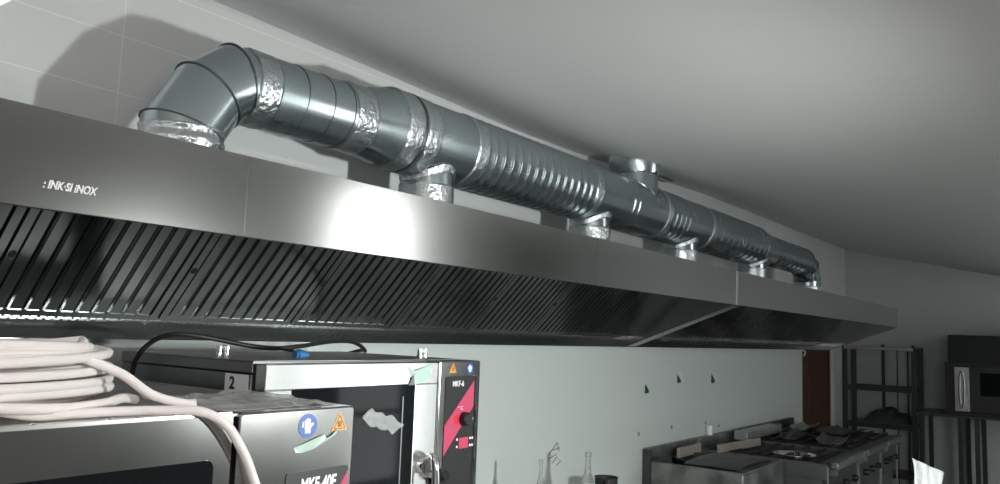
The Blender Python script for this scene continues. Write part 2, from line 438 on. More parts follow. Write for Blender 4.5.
band(1.905, 1.975, R2, seed=5); bead(1.985, R2, m='galv_dark')
band(2.0, 2.065, R2, seed=6)
straight('tee_body', 1.91, 2.30, R2)
band(2.28, 2.345, R2, seed=7)
straight('spiral_section', 2.30, 3.20, R2, ribs=.056, rh=.0042)
band(3.175, 3.225, R2, seed=8)
straight('tee_body', 3.20, 3.52, R2)
straight('spiral_section', 3.52, 3.63, R2, ribs=.05)
straight('tee_body', 3.63, 3.96, R2)
band(3.945, 3.995, R2, seed=9)
straight('spiral_section', 3.96, 4.26, R2, ribs=.056)
straight('tee_body', 4.26, 4.60, R2)
band(4.575, 4.625, R2, seed=10)
straight('spiral_section', 4.60, 5.60, R2, ribs=.1)
bead(5.62, R2, .012)
straight('reducer', 5.62, 5.98, R2, R1)
straight('spiral_section', 5.98, 6.78, R1, ribs=.11)
elbow([(6.78,DY,DZ),(6.86,DY,DZ),(6.975,DY,.645),(7.04,DY,.545),(7.04,DY,NZ+.002)], R1, [1,2,3])
bm = B(); sweep(bm, [(7.04,DY,NZ+.001+.11*i/15) for i in range(16)], [R1+.004]*16, 110, disp=.003, seed=31)
o = obj('foil_wrap', bm, 'foil', D, smooth=False); o.data.polygons.foreach_set('use_smooth', [True]*len(o.data.polygons))
for i, x in enumerate((2.147, 3.335, 4.40, 5.66)):
    r = .097
    bm = B(); cyl(bm, (x,DY,NZ+.002), (x,DY,DZ-.07), r, 48); s = obj('spigot', bm, 'galv', D, smooth=True)
    bm = B(); zs = [NZ+.001+.008*k for k in range(19)]
    sweep(bm, [(x,DY,z) for z in zs], [r+.0035+(.003 if k in (8,9) else 0) for k in range(19)], 110, disp=.0016, seed=40+i)
    o = obj('foil_wrap', bm, 'foil', s); o.data.polygons.foreach_set('use_smooth', [True]*len(o.data.polygons))
    # flared foil saddle where the spigot meets the duct
    bm = B(); n = 72; rings = []
    for j in range(7):
        rr = r+.003+.006*(j/6)**1.4; ring = []
        for k in range(n):
            a = 2*PI*k/n; px, py = rr*math.cos(a), rr*math.sin(a)
            zc = DZ - math.sqrt(max(R2+.004, abs(py))**2 - py*py if abs(py) < R2 else 0) if j == 6 else None
            zz = DZ - math.sqrt(max((R2+.003)**2 - py*py, 1e-6)) - .022*(1-j/6)**2 - .001
            zz += .0018*noise.noise(Vector((px*60, py*60, i*5+j)))
            ring.append(bm.verts.new((x+px, DY+py, zz+H)))
        rings.append(ring)
    for a_, b_ in zip(rings, rings[1:]):
        for k in range(n): bm.faces.new((a_[k], a_[(k+1)%n], b_[(k+1)%n], b_[k]))
    o = obj('foil_saddle', bm, 'foil', s); o.data.polygons.foreach_set('use_smooth', [True]*len(o.data.polygons))
    md = o.modifiers.new('thick', 'SOLIDIFY'); md.thickness = .001
# branch up to the ceiling
BX = 3.80
bm = B(); cyl(bm, (BX,DY,DZ+.06), (BX,DY,.925), .122, 56); br = obj('ceiling_branch', bm, 'galv', D, smooth=True)
bm = B(); lathe(bm, [(.123,.850),(.134,.853),(.139,.861),(.139,.955),(.132,.960),(.123,.960)], (BX,DY,0), 56); obj('collar', bm, 'galv', br, smooth=True)
bm = B()                                        # saddle ridge where branch meets the duct
ring = []
for k in range(73):
    a = 2*PI*k/72; px, py = .126*math.cos(a), .126*math.sin(a); ring.append((BX+px, DY+py, DZ+math.sqrt(max((R2+.002)**2-py*py, 0))))
sweep(bm, ring, .004, 8, cap=False); obj('saddle_seam', bm, 'galv', br, smooth=True)
bm = B(); box(bm, BX+.10, BX+.30, DY-.10, DY-.075, .868, .871); box(bm, BX+.10, BX+.33, DY-.03, DY-.01, .876, .879); obj('hanger_strap', bm, 'galv_dark', D, bevel=.0008)
bm = B(); lathe(bm, [(.001,.895),(.185,.880),(.185,.888),(.001,.905)], (BX,DY+.02,0), 40)

# ------------------------------------------------------------------ near oven (MKF-40E)
def stand(x0, x1, y0, y1, ztop, label):
    t = thing('oven_stand', label, 'stand', ((x0+x1)/2, (y0+y1)/2, FL))
    for x in (x0+.02, x1-.05):
        for y in (y0+.02, y1-.05): obj('leg', box(B(), x, x+.03, y, y+.03, FL, ztop-.03), 'steel_used', t)
    obj('top_frame', box(B(), x0, x1, y0, y1, ztop-.03, ztop), 'steel_used', t)
    obj('lower_shelf', box(B(), x0+.02, x1-.02, y0+.02, y1-.02, FL+.3, FL+.32), 'steel_used', t)
OX0, OX1, OY0, OY1, OT = .16, 1.055, 1.10, 1.94, -.145
o1 = thing('convection_oven', 'near stainless convection oven carrying the white cable coil', 'oven', (.6, 1.5, -.78))
obj('body', box(B(), OX0, OX1-.001, OY0+.03, OY1, -.78, OT-.004), 'oven_side', o1, bevel=.003)
tp = obj('top_cover', box(B(), OX0, OX1, OY0+.004, OY1, OT-.004, OT), 'oven_top', o1)
bm = B(); box(bm, OX0, .795, OY0+.002, OY0+.022, OT-.001, OT+.0035); obj('folded_edge', bm, 'hood_edge', tp)
bm = B()
for x in (.445,.50,.60,.64,.70,.76,.30,.36): lathe(bm, [(0,.0055),(.003,.005),(.004,.0035)], (x, OY0+.012, OT), 10)
obj('rivets', bm, 'chrome', tp)
# door with its dark window
bm = B()
dx0, dx1, dz0, dz1 = OX0, .797, -.76, OT-.002
wx0, wx1, wz0, wz1 = .28, .762, -.66, -.216
box(bm, dx0, dx1, OY0, OY0+.03, wz1, dz1); box(bm, dx0, dx1, OY0, OY0+.03, dz0, wz0); box(bm, dx0, wx0, OY0, OY0+.03, wz0, wz1); box(bm, wx1, dx1, OY0, OY0+.03, wz0, wz1)
dr = obj('door', bm, 'oven', o1)
def rrect(x0, x1, z0, z1, r, n=6):
    out = []
    for cx, cz, a0 in ((x1-r, z1-r, 0), (x0+r, z1-r, 90), (x0+r, z0+r, 180), (x1-r, z0+r, 270)):
        for k in range(n+1):
            a = math.radians(a0+90*k/n); out.append((cx+r*math.cos(a), cz+r*math.sin(a)))
    return out
bm = B(); prism_y(bm, rrect(wx0-.004, wx1+.004, wz0-.004, wz1+.004, .014), OY0-.0015, OY0+.024); obj('window', bm, 'blackglass', dr)
bm = B(); sweep(bm, [(.77,OY0-.002,-.40),(.77,OY0-.05,-.40),(.77,OY0-.05,-.66),(.77,OY0-.002,-.66)], .011, 12); obj('handle', bm, 'chrome', dr, smooth=True)
# control panel
bm = B(); prism_y(bm, rrect(.806, OX1, -.78, OT+.001, .008), OY0-.004, OY0+.03)
cp = obj('control_panel', bm, 'oven', o1, bevel=.003)
obj('panel_gap', box(B(), .797, .806, OY0+.012, OY0+.03, -.78, OT-.004), 'gap', o1)
PY = OY0-.004
def disc(name, x, z, r, y, m, parent, th=.0008, n=32): return obj(name, prism_y(B(), [(x+r*math.cos(2*PI*k/n), z+r*math.sin(2*PI*k/n)) for k in range(n)], y-th, y), m, parent)
def glove_sticker(x, z, r, y, parent):
    s = disc('glove_sticker', x, z, r, y, 'blue', parent); plabel(s, 'round blue sticker with a white glove')
    g_ = [(-.30,-.62),(.28,-.62),(.30,-.2),(.62,.12),(.52,.26),(.28,.12),(.26,.5),(.08,.62),(-.16,.6),(-.34,.42),(-.36,-.1)]
    obj('glove_mark', prism_y(B(), [(x+a*r, z+b*r) for a, b in g_], y-.0014, y-.0008), 'white', s)
    obj('sleeve_mark', prism_y(B(), [(x+a*r, z+b*r) for a, b in [(-.66,-.1),(-.46,-.1),(-.44,.45),(-.62,.3)]], y-.0014, y-.0008), 'white', s)
def warn_sticker(x, z, r, y, parent):
    tri = [(x-r, z-r*.75), (x+r, z-r*.75), (x, z+r)]
    s = obj('warning_sticker', prism_y(B(), tri, y-.0008, y), 'orange', parent); plabel(s, 'orange triangular hot surface sticker')
    bm = B(); q = .74; inn = [(x+(a-x)*q, (z-.12*r)+(b-(z-.12*r))*q) for a, b in tri]; q2 = .64; in2 = [(x+(a-x)*q2, (z-.12*r)+(b-(z-.12*r))*q2) for a, b in tri]
    for i in range(3):
        j = (i+1)%3; prism_y(bm, [inn[i], inn[j], in2[j], in2[i]], y-.0013, y-.0008)
    for k in (-1, 0, 1):
        cx = x + k*.17*r
        prism_y(bm, [(cx-.03*r, z-.42*r), (cx+.05*r, z-.42*r), (cx+.02*r, z-.1*r), (cx+.08*r, z+.14*r), (cx, z+.14*r), (cx-.06*r, z-.1*r)], y-.0013, y-.0008)
    obj('heat_mark', bm, 'black', s)
glove_sticker(.946, -.173, .0205, PY, cp); warn_sticker(1.019, -.172, .019, PY, cp)
bp = obj('display_plate', prism_y(B(), rrect(.905, 1.045, -.70, -.249, .006), PY-.0015, PY), 'black', cp)
obj('crimson_stripe', prism_y(B(), [(1.0445,-.257),(1.0445,-.36),(.985,-.44),(.985,-.345)], PY-.0022, PY-.0015), 'red', bp)
text('model_lettering', 'MKF-40E', .936, PY-.0022, -.2845, .0325, 'white', bp, depth=.0004, shear=.1, sx=.66, offset=.0010)
bm = B(); sheet(bm, 0, 1, 0, 1, lambda u, v: 0, 2, 2); bm.free()
# scrap of pale protective film curling off the control panel
def film_scrap(name, pts, m, parent=None, lift=.01, y=0.):
    bm = B(); n = len(pts); vs = [bm.verts.new((a, y-.0006-l, b+H)) for a, b, l in pts]
    f = bm.faces.new(vs); rr = bmesh.ops.extrude_face_region(bm, geom=[f])
    for v in [q for q in rr['geom'] if isinstance(q, bmesh.types.BMVert)]: v.co.y += .0005
    bmesh.ops.triangulate(bm, faces=bm.faces[:])
    return obj(name, bm, m, parent)
plabel(film_scrap('film_scrap', [(.918,-.208,.0),(.9208,-.2158,.001),(.9327,-.2178,.001),(.9588,-.2135,.002),(.9874,-.2023,.002),(1.010,-.192,.002),(1.0139,-.1817,.002),(.9983,-.1928,.004),(.9847,-.1969,.005),(.9818,-.1897,.004),(.9487,-.199,.003)], 'green_film', cp, y=PY), 'pale green film scrap')
stand(OX0+.02, OX1-.02, OY0+.05, OY1, -.78, 'plain steel stand carrying the near convection oven')

# ------------------------------------------------------------------ second oven (MKF-6)
QX0, QX1, QY0, QY1, QT = 1.125, 1.885, 1.45, 2.04, -.085
o2 = thing('convection_oven', 'farther stainless oven with glass door, red knob panel and chrome latch', 'oven', (1.5, 1.75, -.93))
QR = 1.93
obj('body', box(B(), QX0, QX1, QY0+.05, QY1, -.93, QT-.028), 'oven_side', o2, bevel=.002)
bm = B(); box(bm, QX0-.002, QX1+.002, QY0+.045, QY1+.004, QT-.026, QT)
tp = obj('top_lid', bm, 'oven_side', o2, bevel=.002)
obj('dusty_top', box(B(), QX0+.004, QX1-.004, QY0+.05, QY1-.004, QT, QT+.001), 'oven_top', tp)
pl = obj('paper_tag', box(B(), QX0-.0035, QX0-.002, QY0+.055, QY0+.14, -.155, QT-.030), 'paper', o2); plabel(pl, 'white paper tag marked 2')
cu = bpy.data.curves.new('tag_number', 'FONT'); cu.body = '2'; cu.size = .038; cu.extrude = .0004; cu.offset = .0012
t_ = bpy.data.objects.new('tag_number', cu); C.objects.link(t_); dg = bpy.context.evaluated_depsgraph_get(); dg.update()
me = bpy.data.meshes.new_from_object(t_.evaluated_get(dg)); bpy.data.objects.remove(t_)
me.transform(Matrix.Translation((QX0-.0042, QY0+.122, -.148+H)) @ Matrix.Rotation(-PI/2, 4, 'Z') @ Matrix.Rotation(PI/2, 4, 'X')); me.materials.clear(); me.materials.append(M['black'])
tn = bpy.data.objects.new('tag_number', me); C.objects.link(tn); tn.parent = pl; shift(tn, pl)
bm = B(); dz0, dz1 = -.91, QT-.004
wx0, wx1, wz0, wz1 = 1.20, 1.612, -.80, -.146
dX1 = 1.701
box(bm, QX0, dX1, QY0, QY0+.035, wz1, dz1); box(bm, QX0, dX1, QY0, QY0+.035, dz0, wz0); box(bm, QX0, wx0, QY0, QY0+.035, wz0, wz1); box(bm, wx1, dX1, QY0, QY0+.035, wz0, wz1)
dr = obj('door', bm, 'oven_door', o2, bevel=.002)
obj('door_gasket', box(B(), QX0+.006, dX1-.006, QY0+.035, QY0+.05, dz0, dz1), 'gap', o2)
bm = B(); prism_y(bm, rrect(wx0-.003, wx1+.003, wz0-.003, wz1+.003, .008), QY0+.003, QY0+.02); wn = obj('window', bm, 'blackglass', dr)
bm = B(); box(bm, wx1-.045, wx1-.041, QY0+.0022, QY0+.003, wz0, wz1-.03); obj('window_line', bm, 'oven_side', wn)
# crumpled film bag seen on the glass
bm = B(); NXF, NYF = 30, 16; gv = []
for i in range(NXF+1):
    row = []
    for j in range(NYF+1):
        u, v = i/NXF*2-1, j/NYF*2-1
        ru = u*(1-.25*v*v); rv = v*math.sqrt(max(0, 1-.75*u*u))
        x = 1.500+.075*ru+.006*noise.noise(Vector((u*3, v*3, 2))); z = -.236-.016*u+.022*rv+.012*noise.noise(Vector((u*2.5, 4, v*.6)))
        row.append(bm.verts.new((x, QY0+.0012-.007*abs(noise.noise(Vector((u*5, v*3, 0))))*(1-u*u)*(1-v*v)-.0004, z+H)))
    gv.append(row)
for i in range(NXF):
    for j in range(NYF): bm.faces.new((gv[i][j], gv[i+1][j], gv[i+1][j+1], gv[i][j+1]))
fs = obj('film_patch', bm, 'film_thin', wn, smooth=True); fs.modifiers.new('thick', 'SOLIDIFY').thickness = .0006; plabel(fs, 'crumpled clear film on the glass')
# latch handle
bm = B()
sweep(bm, smoothpath([(1.665,QY0-.002,-.345),(1.66,QY0-.03,-.335),(1.655,QY0-.045,-.36),(1.655,QY0-.05,-.45),(1.655,QY0-.05,-.55)], 6), .011, 14)
sweep(bm, [(1.65,QY0-.001,-.36),(1.65,QY0-.02,-.36)], .022, 18)
sweep(bm, [(1.690,QY0-.001,-.385),(1.690,QY0-.03,-.385)], .014, 16)
hd = obj('latch_handle', bm, 'chrome', dr, smooth=True)
obj('latch_grip', sweep(B(), [(1.70,QY0-.045,-.385),(1.70,QY0-.012,-.40),(1.705,QY0-.012,-.43)], .015, 12), 'black', hd, smooth=True)
bm = B(); prism_y(bm, rrect(1.702, QX1, -.93, QT, .006), QY0-.006, QY0+.05)
cp = obj('control_panel', bm, 'oven', o2, bevel=.004)
PY = QY0-.006
warn_sticker(1.758, -.106, .016, PY, cp); glove_sticker(1.835, -.107, .015, PY, cp)
bp = obj('display_plate', prism_y(B(), rrect(1.728, 1.862, -.72, -.128, .005), PY-.0015, PY), 'black', cp)
obj('crimson_stripe', prism_y(B(), [(1.855,-.142),(1.855,-.215),(1.7285,-.345),(1.7285,-.262)], PY-.0021, PY-.0015), 'red', bp)
text('model_lettering', 'MKF-6', 1.757, PY-.0021, -.156, .022, 'white', bp, depth=.0004, sx=.85, offset=.0002)
text('temperature_lettering', '° C', 1.785, PY-.0021, -.222, .014, 'white', bp, depth=.0004, sx=1.2)
bm = B(); sweep(bm, [(1.864,PY-.006,-.76),(1.864,PY-.006,-.13),(1.845,PY-.004,-.125)], .003, 8); obj('panel_rail', bm, 'chrome', cp, smooth=True)
bm = B(); lathe(bm, [(0,-.024),(.015,-.024),(.019,-.020),(.020,-.001),(0,-.001)], (1.812, PY, -.248), 28, 'y'); kn = obj('temperature_knob', bm, 'black', bp, smooth=True)
disc('knob_mark', 1.780, -.248, .012, PY-.0016, 'redknob', bp)
disc('white_dot', 1.851, -.250, .0055, PY-.0016, 'white', bp)
ds = obj('display', prism_y(B(), rrect(1.795, 1.836, -.330, -.300, .002), PY-.0025, PY-.0015), 'red', bp); plabel(ds, 'small crimson display')
bm = B()
for (x, z) in ((1.787,-.304),(1.787,-.324),(1.846,-.304),(1.846,-.324),(1.856,-.304),(1.856,-.324)): box(bm, x-.003, x+.003, PY-.002, PY-.0015, z-.003, z+.003)
obj('display_keys', bm, 'white', ds)
plabel(film_scrap('film_scrap', [(1.575,-.098,0),(1.60,-.110,.006),(1.672,-.094,.001),(1.668,-.140,.001),(1.606,-.147,0)], 'green_film', dr, y=QY0), 'pale green film corner')
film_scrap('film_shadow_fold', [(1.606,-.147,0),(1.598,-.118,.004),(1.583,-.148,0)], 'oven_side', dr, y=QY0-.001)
def fitting(x, y):
    t = obj('vent_fitting', B_f(x, y), 'chrome', o2, smooth=True); plabel(t, 'pair of small chrome pipe ends'); return t
def B_f(x, y):
    bm = B()
    for dx in (0, .021):
        lathe(bm, [(0,.0),(.0085,.0),(.0085,.010),(.0065,.011),(.0065,.014),(.0085,.015),(.0085,.025),(0,.025)], (x+dx, y, QT+.001), 20)
    return bm
fitting(1.205, 1.74); fitting(1.79, 1.60)
stand(QX0+.01, QX1-.01, QY0+.06, QY1, -.93, 'plain steel stand carrying the farther oven')

# ------------------------------------------------------------------ loose things on the ovens
# white cable coil
def coil_points():
    pts = []; cx, cy = .395, 1.40; turns = 20; rc = .0078
    random.seed(11)
    for k in range(turns*36+1):
        a = 2*PI*k/36; t = k/36
        lay = int(t)
        rx = .372 - .014*((lay*5)%4) + .010*noise.noise(Vector((t*.9,0,0)))
        ry = .240 - .012*((lay*7)%4) + .010*noise.noise(Vector((t*.8,7,0)))
        tilt = .010*math.sin(a+lay*1.3)
        z = OT + .012 + t*.0043 + tilt*.6 + .004*noise.noise(Vector((t*2.3,0,5)))
        ex, ey = rx*math.cos(a), -ry*math.sin(a); rt = math.radians(17)
        x = cx + .012*noise.noise(Vector((0,t*.6,3))) + ex*math.cos(rt) - ey*math.sin(rt)
        y = cy + .010*noise.noise(Vector((9,t*.6,0))) + ex*math.sin(rt) + ey*math.cos(rt)
        pts.append(Vector((x, y, max(z, OT+.0085+(t>.6)*.0))))
    return pts
cp_ = coil_points()
start = smoothpath([(.885,1.085,-.47),(.850,1.083,-.30),(.825,1.083,-.235),(.802,1.083,-.195),(.772,1.083,-.158),(.735,1.095,-.137),(.69,1.125,-.1355),(.64,1.150,-.136),(.56,1.155,-.136)], 8)
# join: coil begins at its front, k=9 (a=90deg)
body = cp_[9:]
lead = smoothpath([start[-1], Vector((.52,1.160,-.136)), body[0]], 4)
tail0 = body[-1]
tail = smoothpath([tail0, Vector((.73,1.36,-.065)), Vector((.70,1.25,-.070)), Vector((.735,1.235,-.090)), Vector((.755,1.215,-.118)), Vector((.79,1.20,-.136))], 6)
def clean(ps, d=.004):
    out = [ps[0]]
    for p in ps[1:]:
        if (p-out[-1]).length > d: out.append(p)
    return out
upper = smoothpath([(.10,1.50,-.060),(.26,1.36,-.052),(.42,1.29,-.045),(.54,1.27,-.046),(.62,1.27,-.060),(.69,1.255,-.088),(.735,1.235,-.122),(.78,1.215,-.1365),(.80,1.205,-.1365)], 8)
bm = B()
b1 = body[-1]
sweep(bm, [tuple(p) for p in clean(start + lead + body + smoothpath([b1, b1+Vector((-.03,-.05,-.012)), Vector((.60,1.42,-.095)), Vector((.48,1.44,-.125))], 6)[1:])], .0074, 10)
sweep(bm, [tuple(p) for p in clean(upper)], .0078, 10)
second = smoothpath([(.30,1.20,-.112),(.42,1.165,-.120),(.54,1.155,-.128),(.63,1.19,-.128),(.70,1.26,-.128),(.735,1.28,-.134)], 8)
sweep(bm, [tuple(p) for p in clean(second)], .0078, 10)
o = obj('cable_coil', bm, 'cable', smooth=True)
tag(o, 'thick coil of white cable heaped on the near oven, one end hanging down', 'cable')
# black power cable over the farther oven with blue connector
bc = thing('power_cable', 'black cable arching over the ovens with a blue connector', 'cable', (.76, 1.84, OT))
path = smoothpath([(1.090,1.95,-.60),(1.092,1.94,-.3),(1.092,1.93,-.133),(1.088,1.90,-.089),(1.103,1.88,-.059),(1.123,1.85,-.040),(1.158,1.82,-.034),(1.246,1.80,-.046),(1.324,1.78,-.060),(1.389,1.76,-.065),(1.474,1.76,-.059),(1.618,1.80,-.046),(1.744,1.85,-.046),(1.817,1.88,-.059),(1.860,1.90,-.0765),(1.90,1.96,-.0770),(1.91,2.07,-.10)], 8)
obj('sheath', sweep(B(), [tuple(p) for p in path], .0062, 12), 'rubber', bc, smooth=True)
bm = B(); 
cyl(bm, (1.325,1.60,-.0745), (1.355,1.60,-.0745), .0105, 14); cyl(bm, (1.332,1.60,-.075), (1.348,1.60,-.075), .0135, 12); cyl(bm, (1.352,1.60,-.0745), (1.366,1.60,-.0745), .006, 10); obj('connector', bm, 'bluep', bc, smooth=True)['label'] = 'blue plastic connector'
obj('tail_wire', sweep(B(), [tuple(p) for p in smoothpath([(1.345,1.60,-.072),(1.37,1.66,-.068),(1.40,1.75,-.066)], 5)], .004, 8), 'rubber', bc, smooth=True)
# crumpled clear film on the near oven's top
bm = B(); sheet(bm, .80, 1.04, 1.13, 1.40, lambda u, v: OT+.002+.010*max(0, noise.noise(Vector((u*7, v*7, 1))))+.018*max(0, u-.7)*v, 30, 26, .0005)
o = obj('plastic_film', bm, 'film', smooth=True); tag(o, 'crumpled clear film lying on the near oven beside the cable', 'plastic film')

# ------------------------------------------------------------------ marks and scraps on the back wall
WY = YW-.008
for (x, z, lab, w, h) in ((4.66,-.31,'leftmost small green film scrap stuck to the white wall', .12,.07), (5.15,-.262,'middle green film scrap on the wall, upper right of the leftmost', .13,.065), (5.76,-.275,'rightmost small film scrap on the white wall, nearest the brown door', .15,.075)):
    pts = [(x-w*.35, z+h*.5, 0), (x+w*.15, z+h*.45, .004), (x+w*.6, z-h*.40, .003), (x-w*.25, z-h*.5, .001)]
    s = film_scrap('film_scrap', pts, 'green_film', None, y=WY); tag(s, lab, 'film scrap')
    s2 = film_scrap('folded_corner', [(x-w*.38, z+h*.35, .003), (x+w*.02, z-h*.30, .006), (x-w*.05, z-h*.5, .005), (x-w*.42, z-h*.5, .003)], 'steel_dark', None, y=WY)
    s2.parent = s
bm = B()
def stroke(pts, r=.0022):
    sweep(bm, [(a, WY-.0015, b) for a, b in pts], r, 6)
stroke([(3.53,-.605),(3.575,-.575),(3.60,-.555),(3.62,-.60)]); stroke([(3.55,-.592),(3.63,-.585)]); stroke([(3.56,-.655),(3.60,-.63),(3.64,-.655),(3.60,-.67)]); stroke([(3.53,-.63),(3.60,-.615)])
tag(obj('pencil_scribble', bm, 'scribble'), 'small pencil scribble on the white wall above the bottles', 'scribble')
bm = B()
for x, z in ((4.54,-.587),(5.02,-.58)): lathe(bm, [(0,-.002),(.012,-.002),(.014,0),(0,0)], (x, WY, z), 14, 'y')
for x, z in ((5.60,-.59),(5.86,-.63)): lathe(bm, [(0,-.002),(.010,-.002),(.011,0),(0,0)], (x, WY, z), 14, 'y')
hs = obj('screw_holes', bm, 'scribble'); hs['kind'] = 'structure'; hs.name = 'trim_2'
o = tag(obj('wall_hook', sweep(B(), [tuple(p) for p in smoothpath([(7.99,WY+.002,-.07),(7.99,WY-.03,-.07),(7.99,WY-.035,-.10),(7.99,WY-.02,-.12)], 4)], .006, 8), 'white', smooth=True), 'tiny white hook on the wall left of the brown door', 'hook')

# ------------------------------------------------------------------ counter with bottles and pan
CT = -.84
t = thing('work_counter', 'low steel counter against the white wall holding the two bottles', 'counter', (3.2, 1.9, FL))
obj('worktop', box(B(), 2.45, 3.72, 1.62, YW-.012, CT-.035, CT), 'steel_used', t, bevel=.004)
for x in (2.5, 3.64):
    for y in (1.66, 2.15): obj('leg', box(B(), x, x+.04, y, y+.04, FL, CT-.035), 'steel_used', t)
def bottle(x, y, h, r, rn, label):
    bm = B(); lathe(bm, [(0,0),(r*.9,0),(r,.008),(r,h*.48),(r*.9,h*.56),(r*.5,h*.68),(rn*1.1,h*.80),(rn,h*.93),(rn*1.25,h*.935),(rn*1.25,h*.985),(rn,h),(rn*.7,h),(rn*.7,h*.8),(r*.4,h*.67),(r*.85,h*.47),(r*.85,.02),(0,.02)], (x, y, CT), 28)
    return tag(obj('glass_bottle', bm, 'glass', smooth=True), label, 'bottle', 'glass bottles on the counter')
bottle(2.93, 1.90, .308, .034, .008, 'slim clear bottle with narrow neck, left one on the counter')
bottle(3.33, 1.90, .300, .036, .013, 'wider clear bottle with fluted neck, right one on the counter')
t = thing('saucepan', 'small black saucepan right of the bottles, only its rim showing', 'saucepan', (3.60, 1.95, CT))
bm = B(); lathe(bm, [(0,0),(.052,0),(.056,.006),(.056,.146),(.060,.150),(.052,.150),(.051,.01),(0,.01)], (3.60, 1.95, CT), 36); obj('pan_body', bm, 'iron', t, smooth=True)
obj('handle', sweep(B(), [(3.545,1.92,CT+.135),(3.46,1.86,CT+.138),(3.42,1.83,CT+.130)], .008, 10), 'black', t, smooth=True)

# ------------------------------------------------------------------ cooking line on the right
ST = -.75
def cook_unit(x0, x1, y0, label, top):
    t = thing('cooking_range', label, 'cooking unit', ((x0+x1)/2, (y0+YW)/2, FL), 'stainless cooking units along the wall')
    y1 = YW-.015
    sm = 'steel_used' if x0 < 5 else 'steel_mid'; obj('body', box(B(), x0, x1, y0+.03, y1, FL+.14, ST-.10), sm, t, bevel=.003)
    bm = B(); w = .03
    box(bm, x0, x0+w, y0, y1, ST-.10, ST); box(bm, x1-w, x1, y0, y1, ST-.10, ST); box(bm, x0+w, x1-w, y0, y0+.06, ST-.10, ST); box(bm, x0+w, x1-w, y1-.06, y1, ST-.10, ST)
    box(bm, x0+w, x1-w, y0+.06, y1-.06, ST-.10, ST-.085)
    obj('top_frame', bm, 'steel_used' if x0 < 5 else 'steel_mid', t, bevel=.003)
    obj('upstand', box(B(), x0, x1, y1-.03, y1, ST, ST+.075), 'steel_dark' if not top else 'steel_used', t, bevel=.002)
    obj('front_panel', box(B(), x0+.004, x1-.004, y0-.004, y0+.03, ST-.26, ST-.01), 'steel_used' if x0 < 5 else 'steel_dark', t, bevel=.004)
    if x0 > 5:
        for xe in (x0+.004, x1-.018): obj('edge_strip', box(B(), xe, xe+.014, y0-.010, y0-.003, FL+.2, ST-.02), 'steel_pale', t)
    for k in range(3):
        xx = x0+(x1-x0)*(k+.8)/3.4
        kb = B(); lathe(kb, [(0,-.035),(.018,-.035),(.022,-.028),(.024,0),(0,0)], (xx, y0-.004, ST-.16), 18, 'y'); obj('control_knob', kb, 'black', t, smooth=True)
    for x in (x0+.02, x1-.06):
        for y in (y0+.05, y1-.06): obj('leg', cylb(x+.02, y+.02), 'steel_used', t, smooth=True)
    return t
def cylb(x, y): return cyl(B(), (x, y, FL), (x, y, FL+.14), .02, 14)
u1 = cook_unit(4.60, 5.36, 1.62, 'nearest steel cooking unit with pale side, shallow round basin and bare frame top', True)
# side post and panel of the first unit
obj('corner_post', box(B(), 4.590, 4.600, 2.185, 2.235, FL+.14, ST+.07), 'steel_dark', u1)
obj('side_sheet', box(B(), 4.594, 4.600, 1.64, 2.18, FL+.14, ST-.005), 'steel_used', u1)
bm = B(); lathe(bm, [(0,-.03),(.20,-.03),(.235,.0),(.24,.012),(.25,.012),(.25,.008),(.24,-.005),(.21,-.036),(0,-.036)], (4.97,1.93,ST), 40); obj('round_basin', bm, 'steel_dark', u1, smooth=True)
u2 = cook_unit(5.38, 6.20, 1.36, 'second steel cooking unit with round shiny burner bowl', True)
u3 = cook_unit(6.22, 6.95, 1.36, 'third dark greasy cooking unit with ridged grates', False)
u4 = cook_unit(6.97, 7.62, 1.36, 'farthest dark cooking unit ending near the tall rack', False)
bm = B(); lathe(bm, [(0,-.02),(.10,-.02),(.13,.004),(.145,.010),(.145,.014),(.13,.014),(.11,-.012),(0,-.012)], (5.62,1.62,ST), 36); obj('burner_bowl', bm, 'chrome', u2, smooth=True)
bm = B()
for k in range(6): box(bm, 5.44+.0, 6.14, 1.44+.11*k, 1.46+.11*k, ST-.012, ST+.006)
obj('grate', bm, 'iron', u2)
for u, xa in ((u3,6.27),(u4,7.02)):
    bm = B()
    for k in range(7): box(bm, xa, xa+.6, 1.42+.11*k, 1.445+.11*k, ST-.01, ST+.02)
    for k in range(4): box(bm, xa+.02+k*.18, xa+.04+k*.18, 1.42, 2.15, ST-.02, ST+.008)
    obj('grate', bm, 'iron', u)
# things lying on the units
def slabthing(name, label, cat, pts_y0y1, x0, x1, m, tilt=0.):
    y0, y1, z0, z1 = pts_y0y1
    bm = B(); box(bm, x0, x1, y0, y1, z0, z1)
    if tilt:
        c = Vector(((x0+x1)/2, (y0+y1)/2, z0+H)); bmesh.ops.rotate(bm, verts=bm.verts[:], cent=c, matrix=Matrix.Rotation(tilt, 3, 'Z'))
    return tag(obj(name, bm, m, bevel=.003), label, cat)
t = thing('steel_lid', 'curved dark steel lid lying over the nearest cooking unit', 'lid', (4.95, 1.85, ST))
bm = B(); sheet(bm, 4.66, 5.26, 1.66, 2.0, lambda u, v: ST+.004+.030*math.sin(PI*u)*.6+.006*noise.noise(Vector((u*3,v*3,0))), 16, 8, .004); obj('lid_sheet', bm, 'steel_dark', t, smooth=True)
slabthing('beige_panel', 'low beige covered panel upright at the back of the nearest unit', 'panel', (2.12,2.14,ST+.001,ST+.062), 4.86, 5.24, 'beige', .03)
slabthing('beige_panel', 'second beige panel upright right of the small white cap', 'panel', (1.99,2.01,ST+.001,ST+.055), 5.30, 5.95, 'beige', -.10)
t = thing('rest_bar', 'pale steel box bar lying across the back of the second unit', 'steel bar', (6.3, 2.10, ST))
